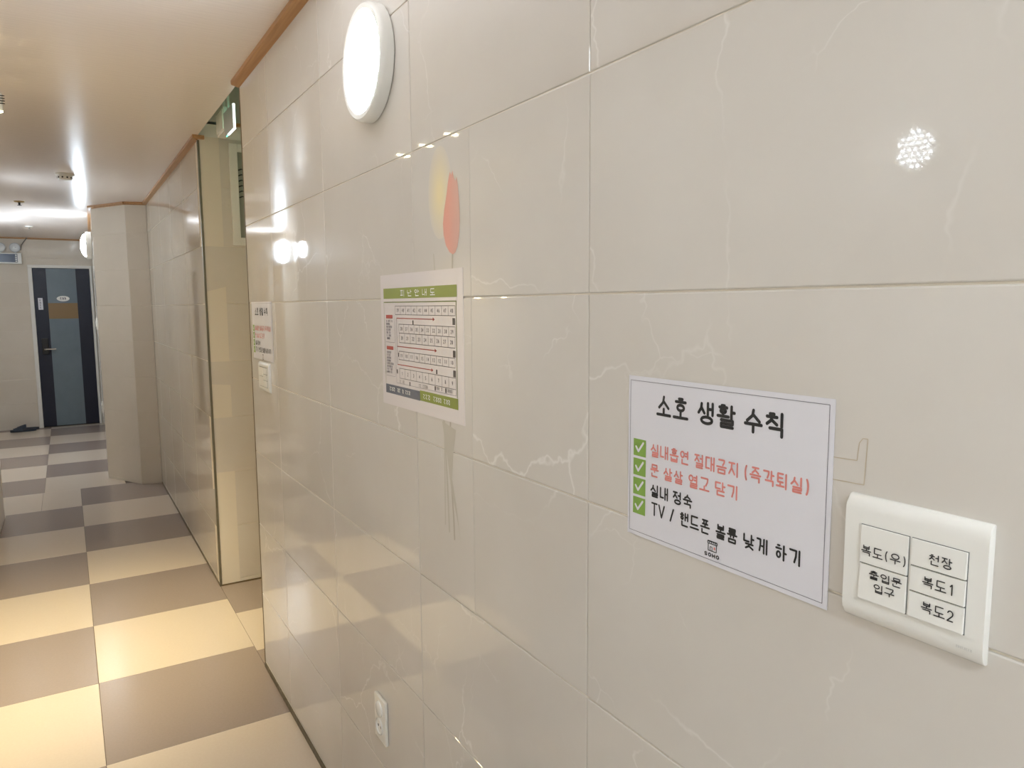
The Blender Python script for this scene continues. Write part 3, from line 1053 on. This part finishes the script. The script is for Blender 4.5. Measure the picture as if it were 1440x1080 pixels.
def glow_print(name, ink, ground, cy, cz, ry, rz):
    """washed-out ink patch fading to the tile colour, centred in the print"""
    m = mat(name, ink, 0.06)
    bs = m.node_tree.nodes['Principled BSDF']
    tc = N(m, 'ShaderNodeTexCoord')
    mp = N(m, 'ShaderNodeMapping')
    mp.inputs['Location'].default_value = (0, -cy / ry, -cz / rz)
    mp.inputs['Scale'].default_value = (0, 1 / ry, 1 / rz)
    L(m, tc.outputs['Object'], mp.inputs['Vector'])
    ln = N(m, 'ShaderNodeVectorMath', operation='LENGTH')
    L(m, mp.outputs[0], ln.inputs[0])
    L(m, mix(m, ramp(m, ln.outputs['Value'], 0.15, 1.0), lin(ink), lin(ground)), bs.inputs['Base Color'])


glow_print('petal_yellow', (240, 226, 184), (220, 214, 204), 0.068, 0.775, 0.052, 0.088)
bm = new()
s.poly(bm, [(0.132 + 0.052 * math.cos(a), 0.775 + 0.088 * math.sin(a)) for a in [2 * math.pi * i / 36 for i in range(36)]], h)
obj('yellow_petal', bm, MATS['petal_yellow'], root)
red = [(0.184, 0.655), (0.170, 0.660), (0.155, 0.674), (0.146, 0.694), (0.144, 0.716), (0.150, 0.740), (0.161, 0.768), (0.168, 0.790), (0.172, 0.800), (0.177, 0.808), (0.182, 0.801), (0.187, 0.809), (0.192, 0.796), (0.199, 0.788), (0.204, 0.795), (0.209, 0.775), (0.213, 0.745), (0.214, 0.715), (0.211, 0.690), (0.203, 0.668), (0.194, 0.658)]
bm = new(); s.poly(bm, red, h + 0.0002)
obj('red_petal', bm, print_mat('petal_red', (234, 172, 156), (217, 180, 170), 1, 0.035, -0.02), root)
bm = new()
s.stroke(bm, [(0.182, 0.66), (0.176, 0.56), (0.165, 0.40), (0.158, 0.25), (0.17, 0.14), (0.172, 0.10)], 0.006, h, 8)
obj('stem', bm, mat('stem_print', (190, 184, 172), 0.06), root)
bm = new()
s.poly(bm, [(0.125, 0.33), (0.185, 0.32), (0.172, 0.27), (0.165, 0.22), (0.185, 0.16), (0.200, 0.09), (0.190, 0.13), (0.160, 0.20), (0.146, 0.26)], h + 0.0001)
s.stroke(bm, [(0.10, 0.66), (0.118, 0.50), (0.135, 0.30), (0.132, 0.12)], 0.004, h, 6)
s.stroke(bm, [(0.135, 0.33), (0.145, 0.2), (0.15, 0.11)], 0.006, h, 6)
obj('leaf', bm, mat('leaf_print', (199, 194, 183), 0.06), root)

# ------------------------------------------------------------------ old tape marks beside the switch
s = Sheet((-0.0004, 0.43, 1.33), (0, -1, 0), (0, 0, 1))
bm = new()
for st in ([(0.0, 0.030), (0.026, 0.031), (0.0275, 0.048), (0.031, 0.053), (0.036, 0.053)], [(0.036, 0.053), (0.034, 0.009), (0.001, 0.008)]):
    s.stroke(bm, st, 0.0008, 0.0, 0)
tag(obj('tape_mark', bm, mat('tape_residue', (192, 178, 154), 0.5), origin=(-0.0004, 0.41, 1.34)), 'faint brown outline of old tape above the switch plate', 'mark')

# ------------------------------------------------------------------ switch plates
def plate_profile(H_, d, r):
    """side profile (z, depth) of a plate with soft rounded top and bottom"""
    pts = [(0, 0)]
    for i in range(7):
        a = math.pi / 2 * i / 6
        pts.append((r * (1 - math.cos(a)), 0.0015 + (d - 0.0015) * math.sin(a)))
    q = [(H_ - z, x) for z, x in reversed(pts)]
    return pts + q


def switch_plate(y0, y1, z0, z1, d, label, keys, texts, recess, marks=True):
    """y0 > y1: reading direction is -y."""
    root = empty('light_switch', (0, (y0 + y1) / 2, z0), label, 'switch')
    bm = new()
    prism(bm, plate_profile(z1 - z0, d, 0.016), (0, y0, z0), (0, 0, 1), (-1, 0, 0), (0, -1, 0), y0 - y1)
    es = [e for e in bm.edges if abs((e.verts[0].co - e.verts[1].co).y) < 1e-6 and max(-e.verts[0].co.x, -e.verts[1].co.x) > 0.001]
    bmesh.ops.bevel(bm, geom=es, offset=0.0012, segments=2, profile=0.5, affect='EDGES')
    obj('plate', bm, M_WHITE, root, smooth=True)
    for (ra, rb, rz0, rz1) in recess:
        obj('key_well', mkbox(-d - 0.0003, -d + 0.002, rb, ra, rz0, rz1), mat('key_gap', (104, 106, 106), 0.6), root)
    for (ka, kb, kz0, kz1), t in zip(keys, texts):
        bm = new()
        box(bm, -d - 0.0026, -d + 0.001, kb, ka, kz0, kz1, bev=0.0006)
        for v in bm.verts:                         # rocker: upper half pressed in a little
            if v.co.x < -d:
                v.co.x += 0.0010 * ((v.co.z - kz0) / (kz1 - kz0))
        key = obj('rocker_key', bm, M_WHITE, root)
        if t:
            for (txt, ta, tb_, tz0, tz1) in t:
                f0 = (tz0 + tz1) / 2
                xs = -d - 0.0026 + 0.0010 * ((f0 - kz0) / (kz1 - kz0)) - 0.0006
                s = Sheet((xs, 0, 0), (0, -1, 0), (0, 0, 1))
                bm = new()
                s.text(bm, txt, -ta, -tb_, tz0, tz1, 0.0010, 0.0, gap=0.12, cap=6)
                obj('key_lettering', bm, M_INK, key)
    return root


KA, KB = 0.3905, 0.2955
KM0, KM1 = 0.3452, 0.3425
Z0, Z1 = 1.2335, 1.3050
zl = 1.2685
zr1, zr2 = 1.2575, 1.2805
G = 0.0006


def tx(t, u0, u1, v0, v1):
    """measured on the wall plane -> onto the key face"""
    k = 0.985
    y = lambda u: (0.406 - u / 1000) * k
    z = lambda v: 1.50978 + (1.21 + v / 1000 - 1.50978) * k
    return (t, y(u0), y(u1), z(v0), z(v1))


switch_plate(0.407, 0.281, 1.2105, 1.3305, 0.0095, 'white light switch plate with five labelled rocker keys',
             [(KA - G, KM0, zl + G, Z1 - G), (KA - G, KM0, Z0 + G, zl - G), (KM1, KB + G, zr2 + G, Z1 - G), (KM1, KB + G, zr1 + G, zr2 - G), (KM1, KB + G, Z0 + G, zr1 - G)],
             [[tx('복도(우)', 12, 55.5, 63, 73)],
              [tx('출입문', 20.5, 52, 42, 50.5), tx('입구', 25.5, 46, 30.5, 39)],
              [tx('천장', 74.5, 94.5, 72.5, 82.5)],
              [tx('복도1', 70, 98, 50.8, 60.8)],
              [tx('복도2', 70, 98, 27.8, 37.8)]],
             [(KA, KM0 - 0.0005, Z0, Z1), (KM1 + 0.0002, KB, Z0, Z1)])
s = Sheet((-0.0101, 0.3015, 1.2225), (0, -1, 0), (0, 0, 1))
bm = new(); scribble(bm, 0.0, 0.013, -0.001, 0.001, 0.0004, 8, 0.0)
obj('moulded_mark', bm, mat('mark_grey', (206, 206, 204), 0.4), bpy.data.objects['light_switch'])
switch_plate(2.875, 2.715, 1.192, 1.302, 0.0095, 'small far switch plate under the far house-rules notice',
             [(2.855, 2.797, 1.25, 1.283), (2.855, 2.797, 1.212, 1.248), (2.793, 2.735, 1.26, 1.283), (2.793, 2.735, 1.237, 1.258), (2.793, 2.735, 1.212, 1.235)],
             [None] * 5, [(2.857, 2.7955, 1.210, 1.285), (2.7945, 2.733, 1.210, 1.285)])

# ------------------------------------------------------------------ power outlets
def outlet(y, z, n, label, x=0.0):
    n = Vector(n)
    t = Vector((0, 0, 1)).cross(n)
    root = empty('power_outlet', (x, y, z), label, 'outlet')
    bm = new()
    box(bm, -0.037, 0.037, 0.0, 0.009, 0.0, 0.118, bev=0.004, seg=3)
    R = Matrix((t, n, Vector((0, 0, 1)))).transposed()
    for v in bm.verts:
        v.co = R @ v.co + Vector((x, y, z))
    obj('plate', bm, M_WHITE2, root, smooth=True)
    for i, zz in enumerate((0.086, 0.040)):
        c = Vector((x, y, z + zz)) + n * 0.0085
        if i == 0:
            obj('socket_cover', mklathe([(0.0205, 0), (0.0205, 0.003), (0.018, 0.0045), (0, 0.005)], c, n, n=28), M_WHITE, root, smooth=True)
        else:
            so = obj('socket', mklathe([(0.0215, 0), (0.0215, 0.004), (0.0185, 0.0045), (0.0175, 0.0012), (0, 0.0012)], c, n, n=28), M_WHITE, root, smooth=True)
            for sg in (-1, 1):
                obj('pin_hole', mklathe([(0.0036, 0.001), (0.0036, 0.0016), (0, 0.0017)], c + t * 0.0085 * sg, n, n=12), M_DARK, so)
    return root


outlet(1.672, 0.400, (-1, 0, 0), 'white power outlet low on the near tiled wall')
outlet(8.52, 0.43, dn, 'small white outlet low on the hall wall beside the door', x=-0.352)
root = empty('wall_switch', (-0.352, 8.5, 1.29), 'small white switch on the hall wall left of the angled corner', 'switch')
bm = new()
box(bm, -0.037, 0.037, 0.0, 0.010, 0.0, 0.118, bev=0.004)
t_ = Vector((0, 0, 1)).cross(dn)
R_ = Matrix((t_, dn, Vector((0, 0, 1)))).transposed()
for v in bm.verts:
    v.co = R_ @ v.co + Vector((-0.352, 8.5, 1.29))
obj('plate', bm, M_WHITE2, root)
bm = new()
box(bm, -0.016, 0.016, 0.009, 0.014, 0.03, 0.088, bev=0.002)
for v in bm.verts:
    v.co = R_ @ v.co + Vector((-0.352, 8.5, 1.29))
obj('rocker_key', bm, M_WHITE, root)

# ------------------------------------------------------------------ door at the far end
YD = Y_END
door = structure(obj('door_1', mkbox(-0.94, -0.325, YD + 0.012, YD + 0.05, 0.008, 2.006), mat('door_navy', (12, 19, 42), 0.45), origin=(-0.63, YD + 0.03, 0)))
fr = new()
box(fr, -0.985, -0.942, YD - 0.012, YD + 0.06, 0, 2.008, bev=0.003)
obj('door_frame', fr, M_WPAINT, door)
fr = new()
box(fr, -0.324, -0.296, YD - 0.012, YD + 0.06, 0, 2.008, bev=0.003)
obj('door_frame', fr, M_WPAINT, door)
fr = new()
box(fr, -0.985, -0.296, YD - 0.012, YD + 0.06, 2.008, 2.045, bev=0.003)
obj('door_frame', fr, M_WPAINT, door)
obj('centre_panel', mkbox(-0.798, -0.478, YD + 0.007, YD + 0.014, 0.012, 2.004, bev=0.001), speckle_mat('door_bluegrey', (112, 126, 136), (104, 118, 128), 6, 0.35), door, label='blue-grey centre panel')
obj('gold_band', mkbox(-0.797, -0.479, YD + 0.004, YD + 0.008, 1.375, 1.572, bev=0.001), mat('gold_band', (138, 112, 74), 0.45, 0.0), door, label='gold band across the panel')
bm = new()
prism(bm, [(0.07 * math.cos(a), 0.034 * math.sin(a)) for a in [2 * math.pi * i / 28 for i in range(28)]], (-0.632, YD + 0.007, 1.628), (1, 0, 0), (0, 0, 1), (0, -1, 0), 0.006)
pl = obj('number_plate', bm, M_WHITE, door, label='white oval plate')
s = Sheet((-0.632, YD + 0.0008, 1.628), (1, 0, 0), (0, 0, 1))
bm = new(); scribble(bm, -0.035, 0.035, -0.012, 0.012, 0.006, 3, 0.0)
obj('plate_marks', bm, M_INKG, pl)
st = obj('sticker', mkbox(-0.902, -0.852, YD + 0.010, YD + 0.0125, 1.49, 1.636), M_PAPER, door)
s = Sheet((-0.877, YD + 0.0095, 1.56), (1, 0, 0), (0, 0, 1))
bm = new()
for q in range(4):
    scribble(bm, -0.012, 0.012, 0.045 - q * 0.03 - 0.008, 0.045 - q * 0.03 + 0.008, 0.004, 1, 0.0)
obj('sticker_marks', bm, M_INKG, st)
lk = obj('door_lock', mkbox(-0.895, -0.825, YD - 0.012, YD + 0.012, 0.93, 1.13, bev=0.006), M_DARK, door)
bm = new()
tube(bm, [(-0.865, YD - 0.012, 0.995), (-0.865, YD - 0.05, 0.995), (-0.85, YD - 0.056, 0.995), (-0.745, YD - 0.056, 0.995)], 0.011)
obj('lever_handle', bm, mat('chrome', (210, 210, 212), 0.2, 1.0), lk)

# ------------------------------------------------------------------ beige doors on the left side of the far hall
for n_, (ya, yb_) in enumerate(((9.52, 10.28), (8.78, 9.36))):
    d2 = structure(obj('door_%d' % (n_ + 2), mkbox(X_H - 0.004, X_H + 0.012, ya, yb_, 0.005, 2.0), wood_mat('door_beige', (184, 160, 128), (172, 148, 116)), origin=(X_H, (ya + yb_) / 2, 0)))
    for (a, b, c0, c1) in ((ya - 0.045, ya, 0, 2.04), (yb_, yb_ + 0.045, 0, 2.04), (ya, yb_, 2.0, 2.04)):
        obj('door_frame', mkbox(X_H - 0.004, X_H + 0.022, a, b, c0, c1, bev=0.003), M_WPAINT, d2)
    obj('number_plate', mklathe([(0.05, 0), (0.05, 0.005), (0, 0.006)], (X_H + 0.012, (ya + yb_) / 2, 1.72), (1, 0, 0), n=24), M_WHITE, d2)
    b = new()
    tube(b, [(X_H + 0.012, ya + 0.07, 1.0), (X_H + 0.05, ya + 0.07, 1.0), (X_H + 0.055, ya + 0.17, 1.0)], 0.01)
    obj('lever_handle', b, mat('chrome', (210, 210, 212), 0.2, 1.0), d2)

# ------------------------------------------------------------------ twin-head emergency light over the hall
yw = Y_END
root = empty('emergency_light', (-1.16, yw, 2.05), 'white emergency light box with two lamp heads and dark display', 'emergency light')
obj('case', mkbox(-1.31, -1.035, yw - 0.07, yw, 2.05, 2.18, bev=0.006), M_WHITE, root)
pn = obj('display', mkbox(-1.27, -1.075, yw - 0.073, yw - 0.068, 2.068, 2.168), mat('display_dark', (70, 82, 104), 0.25), root)
for q in range(4):
    obj('display_button', mkbox(-1.098, -1.08, yw - 0.076, yw - 0.072, 2.075 + q * 0.024, 2.088 + q * 0.024), M_WHITE, pn)
for cx in (-1.095, -1.245):
    obj('bracket', mkbox(cx - 0.008, cx + 0.008, yw - 0.05, yw - 0.035, 2.178, 2.20), M_WHITE, root)
    hd = obj('lamp_head', mklathe([(0, -0.03), (0.03, -0.025), (0.052, 0.0), (0.058, 0.012), (0.05, 0.012)], (cx, yw - 0.055, 2.245), (0, -1, 0.05), n=28), mat('clear_grey', (190, 194, 196), 0.15), root, smooth=True)
    obj('lens', mklathe([(0.05, 0.010), (0.035, 0.016), (0.012, 0.018), (0, 0.010)], (cx, yw - 0.055, 2.245), (0, -1, 0.05), n=28), mat('lens_glass', (220, 224, 226), 0.08, spec=0.8), hd, smooth=True)
bm = new()
tube(bm, [(-1.04, yw - 0.02, 2.22), (-1.03, yw - 0.02, 2.28), (-0.99, yw - 0.012, 2.34), (-0.965, yw - 0.02, CZ - 0.004)], 0.006, 6)
obj('power_cord', bm, mat('cord_grey', (120, 118, 112), 0.5), root)

# ------------------------------------------------------------------ slippers by the end wall
def slipper(cx, cy, label, flip=1):
    root = empty('slipper', (cx, cy, 0), label, 'slipper', 'slippers by the end wall')
    m1 = mat('slipper_sole', (42, 50, 62), 0.7)
    m2 = mat('slipper_strap', (52, 62, 76), 0.6)
    # sole outline along x
    out = []
    for i in range(28):
        a = 2 * math.pi * i / 28
        x = 0.135 * math.cos(a)
        wd = 0.046 + 0.008 * math.cos(a) if math.cos(a) > 0 else 0.046 + 0.006 * math.cos(a)
        out.append((x * flip, wd * math.sin(a)))
    bm = new()
    prism(bm, out, (cx, cy, 0.002), (1, 0, 0), (0, 1, 0), (0, 0, 1), 0.026)
    obj('sole', bm, m1, root)
    # arched strap over the forefoot
    bm = new()
    na, nb = 10, 6
    g = []
    for i in range(nb + 1):
        x = (0.0 + 0.095 * i / nb) * flip
        hh = 0.074 - 0.030 * (i / nb) ** 1.3
        row = []
        for j in range(na + 1):
            a = math.pi * j / na
            row.append(bm.verts.new((cx + x, cy + 0.052 * math.cos(a), 0.024 + (hh - 0.024) * math.sin(a))))
        g.append(row)
    for i in range(nb):
        for j in range(na):
            bm.faces.new((g[i][j], g[i][j + 1], g[i + 1][j + 1], g[i + 1][j]))
    r = bmesh.ops.extrude_face_region(bm, geom=bm.faces[:])
    bmesh.ops.translate(bm, verts=[v for v in r['geom'] if isinstance(v, bmesh.types.BMVert)], vec=(0, 0, -0.005))
    obj('strap', bm, m2, root, smooth=True)
    return root


slipper(-1.150, 10.66, 'dark slipper in front of its pair left of the door', -1)
slipper(-1.125, 10.78, 'dark slipper against the end wall behind its pair', -1)

# ------------------------------------------------------------------ things on the ceiling
c = (-0.573, 5.62, CZ)
root = empty('smoke_detector', c, 'round white smoke detector on the ceiling', 'detector')
obj('base', mklathe([(0.055, 0), (0.055, 0.010), (0.050, 0.013), (0, 0.013)], c, (0, 0, -1), n=36), M_WHITE2, root, smooth=True)
dm = obj('dome', mklathe([(0.043, 0.012), (0.042, 0.030), (0.036, 0.040), (0.020, 0.044), (0, 0.045)], c, (0, 0, -1), n=36), M_WHITE2, root, smooth=True)
for q in range(10):
    a = 2 * math.pi * q / 10
    bm = new()
    lathe(bm, [(0.0055, 0.0), (0.0055, 0.002), (0, 0.002)], (c[0] + 0.0415 * math.cos(a), c[1] + 0.0415 * math.sin(a), CZ - 0.027), (math.cos(a), math.sin(a), 0), n=8)
    obj('vent_slot', bm, M_DARK, dm)
for (x, y, lb) in ((-0.887, 7.23, 'nearer small brass sprinkler head on the ceiling'), (-0.892, 9.37, 'farther small white sprinkler head on the ceiling')):
    root = empty('sprinkler', (x, y, CZ), lb, 'sprinkler')
    near = y < 8
    obj('escutcheon', mklathe([(0.038, 0), (0.036, 0.006), (0.02, 0.010), (0, 0.010)], (x, y, CZ), (0, 0, -1), n=28), mat('brass', (176, 150, 100), 0.35, 0.6) if near else M_WHITE, root, smooth=True)
    obj('stem', mklathe([(0.009, 0.008), (0.007, 0.030), (0, 0.030)], (x, y, CZ), (0, 0, -1), n=14), M_DARK if near else M_METAL, root)
    obj('deflector', mklathe([(0, 0.030), (0.016, 0.030), (0.016, 0.033), (0, 0.033)], (x, y, CZ), (0, 0, -1), n=14), M_DARK if near else M_METAL, root)

# ------------------------------------------------------------------ recess: exit sign, box, framed board
root = empty('exit_sign', (0.09, 3.72, 2.33), 'edge-lit green exit sign hanging in the recess', 'sign')
XS, YS0, YS1, ZS0, ZS1 = 0.05, 3.415, 3.62, 2.283, 2.391
obj('panel', mkbox(XS + 0.003, XS + 0.010, YS0 + 0.005, YS1, ZS0 + 0.006, ZS1, bev=0.001), mat('sign_green', (40, 140, 112), 0.3, emit=(0.08, 0.75, 0.5), strength=2.5), root)
obj('lit_edge', mkbox(XS - 0.001, XS + 0.009, YS0, YS0 + 0.005, ZS0, ZS1, bev=0.0015), mat('sign_edge', (250, 255, 252), 0.3, emit=(0.9, 1.0, 0.97), strength=0.8), root)
obj('lit_edge', mkbox(XS - 0.001, XS + 0.009, YS0, 3.56, ZS0, ZS0 + 0.004, bev=0.0015), MATS['sign_edge'], root)
obj('face_plate', mkbox(XS - 0.002, XS + 0.003, YS0 + 0.006, YS1, ZS0 + 0.005, ZS1), mat('sign_grey', (170, 176, 176), 0.3), root)
obj('hanger', mkbox(XS + 0.001, XS + 0.009, 3.53, 3.55, ZS1, REC_Z), M_WHITE, root)

root = empty('junction_box', (0.07, 3.73, 2.32), 'small white box hanging beside the exit sign in the recess', 'box')
obj('case', mkbox(0.052, 0.09, 3.64, 3.82, 2.322, 2.43, bev=0.003), M_WHITE, root)
obj('cover', mkbox(0.048, 0.053, 3.65, 3.81, 2.332, 2.42, bev=0.001), M_WHITE2, root)
obj('bracket', mkbox(0.065, 0.077, 3.72, 3.75, 2.43, REC_Z), M_WHITE, root)
obj('indicator', mklathe([(0.006, 0), (0.005, 0.004), (0, 0.005)], (0.058, 3.64, 2.345), (0, -1, 0), n=12), mat('indicator', (255, 255, 250), 0.3, emit=(1, 1, 0.9), strength=1), root)

root = empty('framed_board', (0.36, Y_B, 1.832), 'white framed notice board with grey panel in the recess', 'board')
xa, xb, za, zb = 0.148, 0.58, 1.832, 2.352
for (a, b, c0, d0) in ((xa, xa + 0.04, za, zb), (xb - 0.04, xb, za, zb), (xa + 0.04, xb - 0.04, za, za + 0.04), (xa + 0.04, xb - 0.04, zb - 0.04, zb)):
    obj('frame_bar', mkbox(a, b, Y_B - 0.016, Y_B - 0.001, c0, d0, bev=0.002), M_WPAINT, root)
pn = obj('grey_panel', mkbox(xa + 0.04, xb - 0.04, Y_B - 0.006, Y_B - 0.001, za + 0.04, zb - 0.04), mat('board_grey', (150, 150, 138), 0.25), root)
s = Sheet((xa + 0.043, Y_B - 0.007, 2.02), (1, 0, 0), (0, 0, 1))
bm = new()
for q in range(6):
    s.stroke(bm, [(0.0, 0.20 - q * 0.028), (0.014, 0.206 - q * 0.028)], 0.007, 0.0, 6)
    s.stroke(bm, [(0.018, 0.206 - q * 0.028), (0.040, 0.20 - q * 0.028)], 0.006, 0.0, 6)
obj('board_marks', bm, M_INK, pn)
